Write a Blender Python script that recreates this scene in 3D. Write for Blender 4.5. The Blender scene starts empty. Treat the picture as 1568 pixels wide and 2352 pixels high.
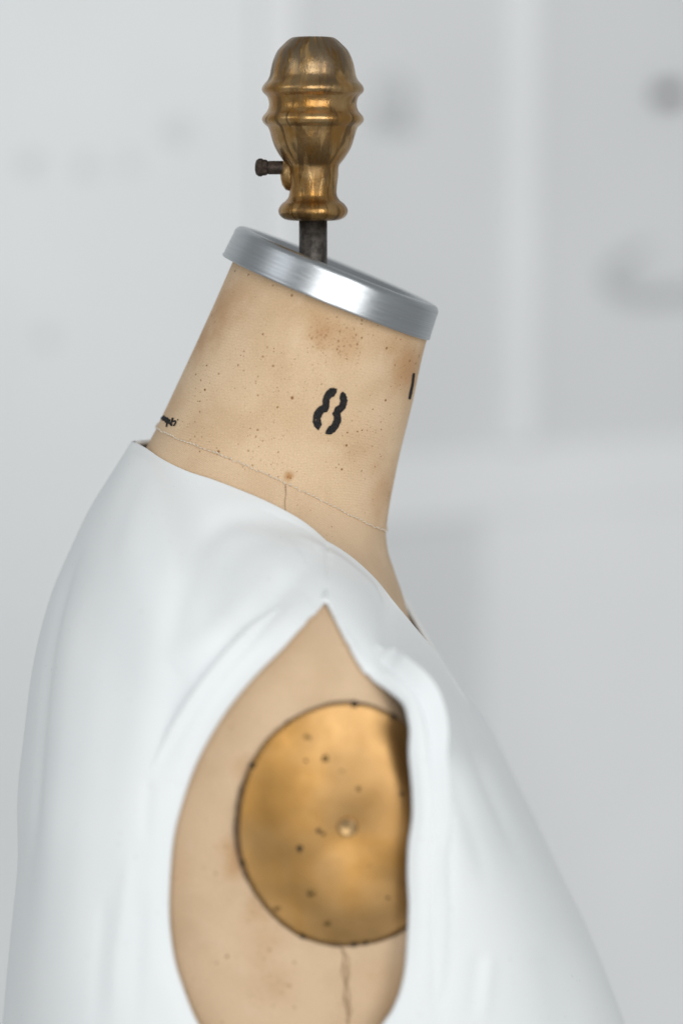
import bpy, bmesh, math, random
import numpy as np
from mathutils import Vector, Matrix
from mathutils.bvhtree import BVHTree
from mathutils.geometry import tessellate_polygon

random.seed(4); rng = np.random.default_rng(4)
sc = bpy.context.scene
C = sc.collection
R = math.radians

# ------------------------------------------------------------------ camera
PITCH, LENS, DIST = R(7.8), 85.0, 1.333
W0, H0 = 1568.0, 2352.0                     # the photograph's own measuring grid
FPX = LENS / 36.0 * H0
FWD = np.array([0, math.cos(PITCH), -math.sin(PITCH)])
UP = np.array([0, math.sin(PITCH), math.cos(PITCH)])
RIGHT = np.array([1.0, 0, 0])
TARGET = np.array([0, -0.055, 1.25])
CAM = TARGET - FWD * DIST
cam_d = bpy.data.cameras.new("camera"); cam = bpy.data.objects.new("camera", cam_d); C.objects.link(cam)
cam.location = CAM; cam.rotation_euler = (math.pi / 2 - PITCH, 0, 0)
cam_d.sensor_fit = 'VERTICAL'; cam_d.sensor_height = 36; cam_d.sensor_width = 24; cam_d.lens = LENS
cam_d.clip_start = 0.05; cam_d.clip_end = 100
cam_d.dof.use_dof = True; cam_d.dof.focus_distance = DIST + 0.012; cam_d.dof.aperture_fstop = 1.8
sc.camera = cam

# ------------------------------------------------------------------ room light
world = bpy.data.worlds.new("World"); sc.world = world; world.use_nodes = True
bg = world.node_tree.nodes['Background']; bg.inputs[0].default_value = (0.945, 0.98, 1.0, 1); bg.inputs[1].default_value = 0.385

def area(name, loc, target, sx, sy, power, col):
    d = bpy.data.lights.new(name, 'AREA'); d.shape = 'RECTANGLE'; d.size = sx; d.size_y = sy
    d.energy = power; d.color = col
    o = bpy.data.objects.new(name, d); C.objects.link(o); o.location = loc
    v = Vector(target) - Vector(loc); o.rotation_euler = v.to_track_quat('-Z', 'Y').to_euler()
    return o
TG = (0, 0, 1.25)
area("window_pane_light", (-0.10, -3.0, 1.80), TG, 0.95, 2.6, 37, (1.0, 0.995, 0.98))
area("window_pane_light", (1.38, -2.75, 1.80), TG, 1.05, 2.6, 37, (1.0, 0.995, 0.98))
area("side_window_light", (-2.4, -1.6, 2.4), (-0.3, 0.8, 1.5), 1.4, 1.6, 10, (0.95, 0.98, 1.0))

sc.view_settings.view_transform = 'Standard'; sc.view_settings.look = 'None'
sc.view_settings.exposure = 0; sc.view_settings.gamma = 1
sc.cycles.use_denoising = True
sc.cycles.max_bounces = 8

# ------------------------------------------------------------------ helpers
def ray(px, py):
    d = FWD + RIGHT * ((px - W0 / 2) / FPX) + UP * ((H0 / 2 - py) / FPX)
    return d
def P(px, py, y):
    d = ray(px, py); return CAM + d * ((y - CAM[1]) / d[1])
def PX(p):
    v = np.asarray(p) - CAM
    z = v @ FWD
    return np.stack([W0 / 2 + FPX * (v @ RIGHT) / z, H0 / 2 - FPX * (v @ UP) / z], -1)
S0 = float(np.linalg.norm(P(700, 700, 0) - P(701, 700, 0)))     # metres per grid pixel on the form's mid plane

def tag(o, label=None, cat=None, group=None, kind=None):
    if label: o['label'] = label
    if cat: o['category'] = cat
    if group: o['group'] = group
    if kind: o['kind'] = kind
    return o
def empty(name, loc):
    o = bpy.data.objects.new(name, None); C.objects.link(o); o.location = loc; o.empty_display_size = 0.05
    return o
def mesh_obj(name, verts, faces, mat, parent=None, smooth=True, uv=None):
    me = bpy.data.meshes.new(name)
    me.from_pydata([tuple(map(float, v)) for v in verts], [], [tuple(int(i) for i in f) for f in faces])
    if uv is not None:
        l = me.uv_layers.new(name="UVMap")
        idx = np.empty(len(me.loops), dtype=np.int32); me.loops.foreach_get("vertex_index", idx)
        l.data.foreach_set("uv", np.asarray(uv, dtype=np.float32)[idx].ravel())
    me.polygons.foreach_set("use_smooth", [smooth] * len(me.polygons))
    me.validate(); me.update()
    o = bpy.data.objects.new(name, me); C.objects.link(o)
    if mat: me.materials.append(mat)
    if parent:
        o.parent = parent; o.matrix_parent_inverse = Matrix.Translation(-Vector(parent_world(parent)))
    return o
def parent_world(p):
    loc = Vector(p.location)
    return loc
def grid_faces(n, m, wrap=False, off=0):
    f = []
    for i in range(n - 1):
        for j in range(m if wrap else m - 1):
            k = (j + 1) % m
            f.append((off + i * m + j, off + i * m + k, off + (i + 1) * m + k, off + (i + 1) * m + j))
    return f
def spline(t, pts, ts):
    """cubic Hermite through pts at knots t (finite-difference slopes), evaluated at ts"""
    t = np.asarray(t, float); pts = np.asarray(pts, float)
    if pts.ndim == 1: pts = pts[:, None]
    d = np.diff(pts, axis=0) / np.diff(t)[:, None]
    m = np.empty_like(pts); m[0] = d[0]; m[-1] = d[-1]
    h = np.diff(t)[:, None]
    m[1:-1] = (d[:-1] * h[1:] + d[1:] * h[:-1]) / (h[1:] + h[:-1])
    ts = np.asarray(ts, float); k = np.clip(np.searchsorted(t, ts, side='right') - 1, 0, len(t) - 2)
    hh = (t[k + 1] - t[k])[:, None]; s = ((ts - t[k])[:, None]) / hh
    return ((2*s**3 - 3*s**2 + 1) * pts[k] + (s**3 - 2*s**2 + s) * hh * m[k]
            + (-2*s**3 + 3*s**2) * pts[k+1] + (s**3 - s**2) * hh * m[k+1])
def lathe(prof, seg, M, close_top=True):
    """prof: list of (r, z); M: 4x4"""
    v = []; f = []
    for r, z in prof:
        for j in range(seg):
            a = 2 * math.pi * j / seg
            v.append(M @ Vector((r * math.cos(a), r * math.sin(a), z)))
    f = grid_faces(len(prof), seg, True)
    n = len(prof)
    f.append(tuple(range(seg))[::-1]); f.append(tuple((n - 1) * seg + j for j in range(seg)))
    return v, f

# ------------------------------------------------------------------ materials
class NT:
    def __init__(s, name):
        s.m = bpy.data.materials.new(name); s.m.use_nodes = True
        s.t = s.m.node_tree; s.b = s.t.nodes['Principled BSDF']
    def n(s, typ, **kw):
        x = s.t.nodes.new(typ)
        for k, v in kw.items():
            if k.startswith('i_'):
                key = k[2:]; key = int(key) if key.isdigit() else key.replace('_', ' ')
                if isinstance(v, bpy.types.NodeSocket): s.t.links.new(v, x.inputs[key])
                else: x.inputs[key].default_value = v
            else: setattr(x, k, v)
        return x
    def link(s, a, b): s.t.links.new(a, b)
    def math(s, op, a, b=None, c=None, clamp=False):
        x = s.n('ShaderNodeMath', operation=op, use_clamp=clamp)
        for i, v in enumerate((a, b, c)):
            if v is None: continue
            if isinstance(v, bpy.types.NodeSocket): s.link(v, x.inputs[i])
            else: x.inputs[i].default_value = v
        return x.outputs[0]
    def ramp(s, fac, stops):
        x = s.n('ShaderNodeValToRGB'); s.link(fac, x.inputs[0])
        e = x.color_ramp.elements
        while len(e) < len(stops): e.new(0.5)
        for el, (p, c) in zip(e, stops):
            el.position = p; el.color = c if len(c) == 4 else (*c, 1)
        return x.outputs[0]
    def mix(s, fac, a, b, blend='MIX'):
        x = s.n('ShaderNodeMix', data_type='RGBA', blend_type=blend)
        for sock, v in ((x.inputs[0], fac), (x.inputs[6], a), (x.inputs[7], b)):
            if isinstance(v, bpy.types.NodeSocket): s.link(v, sock)
            elif isinstance(v, (int, float)): sock.default_value = v
            else: sock.default_value = (*v, 1)
        return x.outputs[2]
    def noise(s, vec, scale, detail=3, rough=0.5, dist=0.0):
        x = s.n('ShaderNodeTexNoise'); x.inputs['Scale'].default_value = scale; x.inputs['Detail'].default_value = detail
        x.inputs['Roughness'].default_value = rough; x.inputs['Distortion'].default_value = dist
        if vec is not None: s.link(vec, x.inputs['Vector'])
        return x.outputs[0]
    def geo(s): return s.n('ShaderNodeNewGeometry').outputs['Position']
    def mapr(s, v, a, b, c=0.0, d=1.0, smooth=True):
        x = s.n('ShaderNodeMapRange', interpolation_type='SMOOTHSTEP' if smooth else 'LINEAR')
        s.link(v, x.inputs[0])
        for i, q in enumerate((a, b, c, d)): x.inputs[1 + i].default_value = q
        return x.outputs[0]
    def dist(s, vec, p):
        x = s.n('ShaderNodeVectorMath', operation='DISTANCE'); s.link(vec, x.inputs[0]); x.inputs[1].default_value = tuple(p)
        return x.outputs['Value']
    def bump(s, h, strength, dist, prev=None):
        x = s.n('ShaderNodeBump'); x.inputs['Strength'].default_value = strength; x.inputs['Distance'].default_value = dist
        s.link(h, x.inputs['Height'])
        if prev is not None: s.link(prev, x.inputs['Normal'])
        return x.outputs[0]
    def set(s, **kw):
        for k, v in kw.items():
            key = k.replace('_', ' ')
            sock = s.b.inputs[key]
            if isinstance(v, bpy.types.NodeSocket): s.link(v, sock)
            elif isinstance(v, tuple) and len(v) == 3: sock.default_value = (*v, 1)
            else: sock.default_value = v
        return s.m

def linen(name, base, dirt, clusters, weave_rot, seed, speck=1.0, weave=0.00118):
    s = NT(name); pos = s.geo()
    off = s.n('ShaderNodeVectorMath', operation='ADD'); s.link(pos, off.inputs[0]); off.inputs[1].default_value = (seed, seed * 2, seed * 3)
    p = off.outputs[0]
    uv = s.n('ShaderNodeUVMap').outputs[0]
    rot = s.n('ShaderNodeMapping'); s.link(uv, rot.inputs[0]); rot.inputs['Rotation'].default_value = (0, 0, weave_rot)
    sep = s.n('ShaderNodeSeparateXYZ'); s.link(rot.outputs[0], sep.inputs[0])
    k = 2 * math.pi / weave
    wob = s.math('MULTIPLY', s.noise(uv, 250, 2), 1.4)
    su = s.math('SINE', s.math('ADD', s.math('MULTIPLY', sep.outputs[0], k), wob))
    sv = s.math('SINE', s.math('ADD', s.math('MULTIPLY', sep.outputs[1], k), wob))
    wv = s.math('MULTIPLY', su, sv)
    grain = s.noise(uv, 1100, 2, 0.6)
    # large soft blotches of age
    blot = s.noise(p, 26, 4, 0.55, 0.3); blot2 = s.noise(p, 9, 3, 0.5)
    col = s.mix(s.mapr(blot, 0.40, 0.70, 0, 0.45), base, dirt)
    col = s.mix(s.mapr(blot2, 0.5, 0.75, 0, 0.5), col, (dirt[0] * 0.9, dirt[1] * 0.86, dirt[2] * 0.78))
    col = s.mix(s.mapr(s.noise(p, 60, 3, 0.6), 0.52, 0.75, 0, 0.35), col, (min(base[0] * 1.07, .9), base[1] * 1.1, base[2] * 1.18))
    # weave threads
    th = s.math('ADD', s.math('MULTIPLY', wv, 0.15), s.math('MULTIPLY', s.math('SUBTRACT', grain, 0.5), 0.5))
    one = s.math('ADD', th, 1.0)
    cmb = s.n('ShaderNodeCombineXYZ'); [s.link(one, cmb.inputs[i]) for i in range(3)]
    col = s.mix(1.0, col, cmb.outputs[0], 'MULTIPLY')
    # soft brown toning blots where the photograph has them
    mask_total = None
    for (c, rad, amt, dens) in clusters:
        d = s.dist(pos, c)
        d2 = s.math('ADD', d, s.math('MULTIPLY', s.math('SUBTRACT', s.noise(p, 70, 3, 0.6), 0.5), rad * 1.1))
        m = s.mapr(d2, 0.0, rad, 1.0, 0.0)
        if amt > 0: col = s.mix(s.math('MULTIPLY', m, amt), col, (0.44, 0.215, 0.075))
        m = s.math('MULTIPLY', m, dens)
        mask_total = m if mask_total is None else s.math('MAXIMUM', mask_total, m)
    # foxing specks
    for sc_, lo, amt in ((370, 0.055, 0.95), (700, 0.07, 0.85), (1150, 0.07, 0.8)):
        vor = s.n('ShaderNodeTexVoronoi'); vor.inputs['Scale'].default_value = sc_; vor.inputs['Randomness'].default_value = 1
        wp = s.n('ShaderNodeVectorMath', operation='ADD'); s.link(p, wp.inputs[0])
        nn = s.n('ShaderNodeTexNoise'); nn.inputs['Scale'].default_value = 900; s.link(p, nn.inputs['Vector'])
        sb = s.n('ShaderNodeVectorMath', operation='MULTIPLY_ADD'); s.link(nn.outputs['Color'], sb.inputs[0]); sb.inputs[1].default_value = (.0012,) * 3; sb.inputs[2].default_value = (-.0006,) * 3
        s.link(sb.outputs[0], wp.inputs[1]); s.link(wp.outputs[0], vor.inputs['Vector'])
        cs = s.n('ShaderNodeSeparateColor'); s.link(vor.outputs['Color'], cs.inputs[0])
        field = s.math('MULTIPLY', s.mapr(s.noise(p, 38, 2, 0.5), 0.42, 0.7, 0.0, 0.30), speck)
        if mask_total is not None: field = s.math('ADD', field, mask_total)
        present = s.math('GREATER_THAN', field, cs.outputs[0])
        size = s.math('MULTIPLY_ADD', s.math('POWER', cs.outputs[1], 2.0), 0.22, 0.13)
        dot = s.math('SUBTRACT', 1.0, s.mapr(s.math('DIVIDE', vor.outputs['Distance'], size), 0.6, 1.15, 0, 1))
        dot = s.math('MULTIPLY', s.math('MULTIPLY', dot, present), s.math('MULTIPLY_ADD', cs.outputs[2], 0.5, amt - 0.4))
        col = s.mix(dot, col, (0.24, 0.105, 0.032))
    b = s.bump(wv, 0.5, 0.0002); b = s.bump(grain, 0.25, 0.00015, b); b = s.bump(blot, 0.12, 0.0015, b)
    return s.set(Base_Color=col, Roughness=0.82, Normal=b, Specular_IOR_Level=0.25, Sheen_Weight=0.08)

def white_cloth():
    s = NT('white_crepe'); p = s.geo()
    n = s.noise(p, 1400, 2, 0.6); n2 = s.noise(p, 14, 3, 0.5)
    col = s.mix(s.mapr(n2, 0.35, 0.7), (0.765, 0.795, 0.805), (0.785, 0.81, 0.817))
    st = s.n('ShaderNodeMapping'); s.link(p, st.inputs[0]); st.inputs['Scale'].default_value = (900, 900, 90)
    fib = s.noise(st.outputs[0], 1.0, 2)
    lint = s.noise(p, 330, 2, 0.4)
    col = s.mix(s.mapr(lint, 0.735, 0.77, 0, 0.35), col, (0.45, 0.46, 0.48))
    b = s.bump(n, 0.2, 0.0003); b = s.bump(fib, 0.2, 0.0003, b)
    return s.set(Base_Color=col, Roughness=0.85, Normal=b, Specular_IOR_Level=0.12, Sheen_Weight=0.2, Sheen_Roughness=0.6)

def old_gold():
    s = NT('worn_gold_paint'); p = s.geo()
    sp = s.n('ShaderNodeSeparateXYZ'); s.link(p, sp.inputs[0])
    rx = s.math('SUBTRACT', sp.outputs[0], float(P(718.5, 300, 0)[0]))
    rl = s.math('SQRT', s.math('ADD', s.math('MULTIPLY', rx, rx), s.math('MULTIPLY', sp.outputs[1], sp.outputs[1])))
    cx = s.n('ShaderNodeCombineXYZ'); s.link(s.math('DIVIDE', rx, rl), cx.inputs[0]); s.link(s.math('DIVIDE', sp.outputs[1], rl), cx.inputs[1]); s.link(s.math('MULTIPLY', sp.outputs[2], 11.0), cx.inputs[2])
    drip = s.noise(cx.outputs[0], 2.3, 3, 0.5, 0.9); drip2 = s.noise(cx.outputs[0], 5.5, 2, 0.5, 0.6)
    blot = s.noise(p, 70, 4, 0.6); fine = s.noise(p, 700, 3, 0.6); grain = s.noise(p, 1700, 2)
    gold = s.mix(s.mapr(blot, 0.38, 0.66), (0.34, 0.17, 0.042), (0.47, 0.30, 0.13))
    dark = s.mix(s.mapr(fine, 0.3, 0.7), (0.05, 0.027, 0.010), (0.13, 0.072, 0.024))
    l1 = s.mapr(drip2, 0.56, 0.68, 0.0, 0.75)
    pat = s.math('MAXIMUM', l1, s.mapr(drip, 0.52, 0.60, 0.0, 0.70))
    pat = s.math('MULTIPLY', pat, s.mapr(blot, 0.25, 0.55, 0.55, 1.0))
    col = s.mix(pat, gold, dark)
    ztop = float(P(719, 130, 0)[2])
    topd = s.math('MULTIPLY', s.mapr(sp.outputs[2], ztop - 0.030, ztop + 0.002, 0.15, 1), s.mapr(s.noise(cx.outputs[0], 4.5, 2), 0.38, 0.52))
    col = s.mix(s.math('MULTIPLY', topd, 0.8), col, (0.19, 0.145, 0.095))
    rg = s.mapr(s.math('ADD', pat, s.math('MULTIPLY', fine, 0.5)), 0.0, 1.2, 0.23, 0.42)
    b = s.bump(fine, 0.22, 0.0006); b = s.bump(grain, 0.22, 0.0003, b); b = s.bump(pat, 0.06, 0.0004, b)
    return s.set(Base_Color=col, Metallic=0.88, Roughness=rg, Normal=b)

def brass_plate():
    s = NT('old_brass'); p = s.geo()
    n1 = s.noise(p, 16, 3, 0.5, 0.6); n2 = s.noise(p, 60, 4, 0.6); n3 = s.noise(p, 420, 2)
    col = s.mix(s.mapr(n1, 0.35, 0.68), (0.405, 0.242, 0.098), (0.35, 0.188, 0.054))
    col = s.mix(s.mapr(n2, 0.55, 0.78, 0, 0.2), col, (0.30, 0.15, 0.035))
    col = s.mix(s.mapr(s.dist(p, tuple(cpt(990, 1840))), 0.012, 0.055, 0.15, 0.0), col, (0.27, 0.115, 0.015))  # dark reflection towards the right edge, painted into the brass colour
    sp = s.noise(p, 105, 2, 0.4)
    col = s.mix(s.mapr(sp, 0.70, 0.76, 0, 0.85), col, (0.10, 0.06, 0.02))
    rg = s.mapr(n2, 0.3, 0.7, 0.38, 0.46)
    b = s.bump(s.noise(p, 15, 2, 0.4), 0.28, 0.012); b = s.bump(n2, 0.10, 0.0012, b); b = s.bump(n3, 0.06, 0.0004, b)
    return s.set(Base_Color=col, Metallic=0.92, Roughness=rg, Normal=b)

def brushed_alu(center, axis):
    s = NT('brushed_aluminium')
    uv = s.n('ShaderNodeUVMap').outputs[0]
    mp = s.n('ShaderNodeMapping'); s.link(uv, mp.inputs[0]); mp.inputs['Scale'].default_value = (9, 2200, 1)
    br = s.noise(mp.outputs[0], 1.0, 4, 0.65)
    mp2 = s.n('ShaderNodeMapping'); s.link(uv, mp2.inputs[0]); mp2.inputs['Scale'].default_value = (60, 900, 1)
    br2 = s.noise(mp2.outputs[0], 1.0, 3, 0.6)
    p = s.geo()
    scr = s.mapr(s.noise(p, 700, 2, 0.5, 2.0), 0.71, 0.76, 0, 0.5)
    col = s.mix(s.mapr(br, 0.3, 0.7), (0.39, 0.41, 0.43), (0.47, 0.49, 0.505))
    col = s.mix(scr, col, (0.9, 0.92, 0.94))
    rg = s.mapr(br2, 0.3, 0.7, 0.29, 0.38)
    b = s.bump(br, 0.30, 0.0001)
    return s.set(Base_Color=col, Metallic=1.0, Roughness=rg, Normal=b)

def plain(name, col, rough, metal=0.0, nscale=300, var=0.25, bump=0.2, bdist=0.0004):
    s = NT(name); p = s.geo(); n = s.noise(p, nscale, 4, 0.6)
    c = s.mix(s.mapr(n, 0.3, 0.7), tuple(x * (1 - var) for x in col), tuple(min(1, x * (1 + var)) for x in col))
    return s.set(Base_Color=c, Roughness=rough, Metallic=metal, Normal=s.bump(n, bump, bdist))

def wall_paint(name, col):
    s = NT(name); p = s.geo()
    n = s.noise(p, 5, 3, 0.5); n2 = s.noise(p, 180, 3, 0.6)
    c = s.mix(s.mapr(n, 0.35, 0.7), tuple(x * 0.975 for x in col), col)
    return s.set(Base_Color=c, Roughness=0.7, Normal=s.bump(n2, 0.15, 0.001), Specular_IOR_Level=0.25)

def ink():
    s = NT('stencil_ink'); p = s.geo(); uvn = s.noise(p, 1500, 2, 0.6); n = s.noise(p, 420, 3, 0.6)
    c = s.mix(s.mapr(uvn, 0.45, 0.75), (0.010, 0.010, 0.011), (0.045, 0.040, 0.036))
    c = s.mix(s.mapr(n, 0.66, 0.72, 0, 0.7), c, (0.20, 0.14, 0.085))
    return s.set(Base_Color=c, Roughness=0.75, Specular_IOR_Level=0.2, Normal=s.bump(uvn, 0.4, 0.0002))

# ------------------------------------------------------------------ background wall and door
M_wall = wall_paint('white_wall_paint', (0.835, 0.855, 0.86))
M_door = wall_paint('white_door_paint', (0.905, 0.915, 0.92))
YW, YD = 1.08, 1.086            # near wall face, door face
def box(name, x0, x1, y0, y1, z0, z1, mat, parent=None, bev=0.0):
    bm = bmesh.new(); bmesh.ops.create_cube(bm, size=1)
    for v in bm.verts:
        v.co = Vector(((x0 + x1) / 2 + v.co.x * (x1 - x0), (y0 + y1) / 2 + v.co.y * (y1 - y0), (z0 + z1) / 2 + v.co.z * (z1 - z0)))
    if bev: bmesh.ops.bevel(bm, geom=list(bm.edges), offset=bev, segments=3, affect='EDGES', profile=0.5)
    me = bpy.data.meshes.new(name); bm.to_mesh(me); bm.free(); me.materials.append(mat)
    o = bpy.data.objects.new(name, me); C.objects.link(o)
    if parent: o.parent = parent; o.matrix_parent_inverse = Matrix.Translation(-Vector(parent.location))
    return o
xe = float(P(592, 600, YW)[0])
w = box('wall', -2.2, xe, YW, YD + 0.10, 0.0, 2.7, M_wall, bev=0.006); tag(w, kind='structure')
w2 = box('back_wall', xe - 0.2, 3.6, YD + 0.95, YD + 1.05, 0.0, 2.7, M_wall); tag(w2, kind='structure')

PSI = R(30)                     # the door stands ajar: its right side swings away
HX, HY = xe + 0.004, YD
UD = np.array([math.cos(PSI), math.sin(PSI), 0]); ND = np.array([math.sin(PSI), -math.cos(PSI), 0])
def on_door(px, py, out=0.0):
    d = ray(px, py); o = np.array([HX, HY, 0.0]) + ND * out
    t = ((o - CAM) @ ND) / (d @ ND); p = CAM + d * t
    return float((p - o) @ UD), float(p[2]), p
def dx(px, py): return on_door(px, py)[0]
def dz(px, py): return on_door(px, py)[1]
door = empty('panelled_door', (HX, HY, 0.0)); door.rotation_euler = (0, 0, PSI)
tag(door, 'white panelled door standing ajar, blurred behind the dress form', 'door')
bpy.context.view_layer.update()
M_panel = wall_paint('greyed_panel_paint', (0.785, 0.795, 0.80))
def dbox(name, x0, x1, y0, y1, z0, z1, mat, bev=0.0):
    o = box(name, x0, x1, y0, y1, z0, z1, mat, None, bev); o.parent = door; return o
xd0, xd1 = 0.0, 1.02
ztop, zbot = 2.15, 0.01
st0, st1 = dx(1184, 700), dx(1232, 700)
r0, r1 = dz(1000, 1200), dz(1000, 1040)          # lock rail
m0 = dx(1112, 1350)
e0, e1 = xd0 + 0.045, xd1 - 0.045
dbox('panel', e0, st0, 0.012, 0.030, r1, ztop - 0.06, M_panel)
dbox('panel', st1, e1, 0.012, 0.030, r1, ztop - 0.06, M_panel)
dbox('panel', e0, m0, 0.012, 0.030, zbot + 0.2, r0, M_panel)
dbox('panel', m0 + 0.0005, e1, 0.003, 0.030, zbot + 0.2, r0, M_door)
dbox('stile', xd0, e0, 0.0, 0.036, zbot, ztop, M_door, 0.004)
dbox('stile', e1, xd1, 0.0, 0.036, zbot, ztop, M_door, 0.004)
dbox('mullion', st0, st1, -0.002, 0.034, r1 + 0.001, ztop - 0.061, M_door, 0.005)
dbox('rail', e0 + 0.0005, e1 - 0.0005, -0.001, 0.035, r0, r1, M_door, 0.005)
dbox('rail', e0 + 0.0005, e1 - 0.0005, 0.0, 0.035, ztop - 0.06, ztop, M_door, 0.004)
dbox('rail', e0 + 0.0005, e1 - 0.0005, 0.0, 0.035, zbot, zbot + 0.199, M_door, 0.004)

M_dark = plain('dark_iron', (0.10, 0.10, 0.105), 0.6, 0.1, 200)
M_grey = plain('grey_loop', (0.60, 0.61, 0.62), 0.7, 0, 150)
M_pale = plain('pale_fixture', (0.66, 0.67, 0.68), 0.6, 0, 150)
def tube_mesh(path, rad, seg=12):
    path = np.asarray(path, float); n = len(path)
    rad = np.broadcast_to(np.asarray(rad, float), (n,))
    tan = np.gradient(path, axis=0); tan /= np.linalg.norm(tan, axis=1)[:, None] + 1e-12
    v = []
    for i in range(n):
        a = np.cross(tan[i], [0.3, 0.9, 0.31]); a /= np.linalg.norm(a); b = np.cross(tan[i], a)
        for j in range(seg):
            t = 2 * math.pi * j / seg; v.append(path[i] + rad[i] * (a * math.cos(t) + b * math.sin(t)))
    f = grid_faces(n, seg, True); f.append(tuple(range(seg))[::-1]); f.append(tuple((n - 1) * seg + j for j in range(seg)))
    return v, f
def AX(loc, axis, up=(0, 0, 1)):
    q = Vector(axis).normalized().to_track_quat('Z', 'Y')
    return Matrix.Translation(Vector(loc)) @ q.to_matrix().to_4x4()
# dark door hook with rose and knob
kp = on_door(1517, 217, -0.012)[2]
hook = empty('door_knob', tuple(float(q) for q in kp))
tag(hook, 'small dark round knob on the white door, top right', 'knob')
v, f = lathe([(0.009, -0.006), (0.009, 0.004), (0.005, 0.006), (0.004, 0.014), (0.008, 0.018), (0.0105, 0.023), (0.0095, 0.029), (0.005, 0.032)], 24, AX(kp, tuple(ND)))
mesh_obj('knob', v, f, M_dark, hook)
# grey loop hanging lower right
lp = spline([0, .2, .4, .6, .8, 1], [(1490, 565), (1430, 600), (1402, 640), (1440, 672), (1520, 678), (1640, 672)], np.linspace(0, 1, 40))
pts = [on_door(a, b, -0.004)[2] for a, b in lp]
v, f = tube_mesh(pts, np.interp(np.linspace(0, 1, 40), [0, .4, .7, 1], [.003, .009, .008, .007]))
o = mesh_obj('hanging_loop', v, f, M_grey); tag(o, 'grey curved loop against the white door, right edge of the picture', 'loop')
# pale round fixture behind the finial
fp = on_door(893, 225, -0.0125)[2]
fx = empty('wall_fixture', tuple(float(q) for q in fp))
tag(fx, 'pale round fixture with a small ledge on the door beside the finial', 'fixture')
v, f = lathe([(0.024, 0.0), (0.024, 0.006), (0.020, 0.010), (0.010, 0.012)], 28, AX(fp, tuple(ND)))
mesh_obj('disc', v, f, M_pale, fx)
lp = on_door(897, 288, -0.0125)[2]
a_, b_ = lp - UD * .024 + ND * .006, lp + UD * .024 + ND * .006
v, f = tube_mesh([a_ + (b_ - a_) * k / 9 for k in range(10)], 0.0055, 10)
mesh_obj('ledge', v, f, M_pale, fx)
# nail holes in the plain wall
M_hole = plain('filled_nail_hole', (0.735, 0.75, 0.755), 0.8, 0, 400)
for i, (a, b, rr, lab) in enumerate(((72, 376, .011, 'small grey nail head on the plain wall, farthest left'),
                              (200, 385, .011, 'small grey nail head on the wall, second from the left'),
                              (300, 372, .010, 'small faint nail head on the wall, third from the left'),
                              (408, 300, .014, 'grey nail head on the wall nearest the finial'),
                              (108, 772, .010, 'grey nail head low on the plain wall above the dress back'))):
    q = P(a, b, YW)
    v, f = lathe([(rr, -0.002), (rr, 0.0008), (rr * .7, 0.0014), (rr * .2, 0.0016)], 16, AX((q[0], YW, q[2]), (0, -1, 0)))
    o = mesh_obj('wall_nail', v, f, M_hole); tag(o, lab, 'nail', 'nail heads in the plain wall')

# ------------------------------------------------------------------ dress form body
LIFT = np.array([0, 0, .0015, .005, .0085, .0085, .007, .003, 0, 0, 0, 0, 0, 0, 0, 0, 0])
#         Lx   Ly    Rx    Ry     b     skew   n
RINGS = [(546, 580,  985,  756, .0545, .000, 2.00),
         (531, 614,  974,  794, .0550, .000, 2.00),
         (475, 740,  945,  925, .0560, .000, 2.00),
         (415, 870,  909, 1075, .0570, .000, 2.00),
         (362, 980,  886, 1215, .0600, .000, 2.00),
         (325,1048,  890, 1262, .0665, .004, 2.00),
         (292,1120,  905, 1312, .0830, .016, 2.00),
         (245,1200,  925, 1370, .1180, .034, 2.00),
         (200,1290,  946, 1440, .1520, .044, 2.05),
         (165,1390,  978, 1512, .1720, .048, 2.15),
         (135,1520, 1022, 1605, .1840, .049, 2.25),
         (115,1700, 1085, 1760, .1900, .049, 2.30),
         (105,1950, 1140, 1980, .1890, .046, 2.30),
         (110,2200, 1220, 2210, .1820, .038, 2.25),
         (130,2500, 1290, 2500, .1640, .020, 2.15),
         (190,2850, 1270, 2850, .1450, .000, 2.10),
         (240,3150, 1200, 3150, .1350, .000, 2.05)]
NECK_END = 4
rp = []
for (lx, ly, rx, ry, b, sk, n) in RINGS:
    L = P(lx, ly, 0); Rr = P(rx, ry, 0)
    rp.append([*( (L + Rr) / 2 ), *((Rr - L) / 2), b, sk, n])
rp = np.column_stack([np.array(rp), LIFT])
cl = np.concatenate([[0], np.cumsum(np.linalg.norm(np.diff(rp[:, :3], axis=0), axis=1) + 0.6 * np.abs(np.diff(rp[:, 6])))])
YCL = 0.1735
def ring_pts(s, th, grow=0.0):
    q = spline(cl, rp, np.atleast_1d(s))
    out = []
    for r in q:
        c, d, b, sk, n = r[:3], r[3:6], r[6], r[7], r[8]
        cs, sn = np.cos(th), np.sin(th)
        pc = np.sign(cs) * np.abs(cs) ** (2 / n); ps = np.sign(sn) * np.abs(sn) ** (2 / n)
        L = np.linalg.norm(d)
        p = c + np.outer(pc, d * (1 + grow / L)) ; p[:, 0] += sk * sn ** 4; p[:, 2] += r[9] * sn ** 2
        y = -(b + grow) * ps
        y = y / (1 + (np.abs(y) / YCL) ** 9) ** (1 / 9)
        p[:, 1] += y
        out.append(p)
    return np.array(out)
TH = np.linspace(0, 2 * math.pi, 241)[:-1]
def loft(s0, s1, n, grow=0.0):
    ss = np.linspace(s0, s1, n); g = ring_pts(ss, TH, grow); return ss, g
SEAM = cl[NECK_END]
form = empty('dress_form', (float(P(719, 700, 0)[0]), 0.0, float(P(700, 3150, 0)[2])))
tag(form, 'old linen dress form with gilt finial, metal neck cap and brass arm plate', 'dress form')

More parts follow.
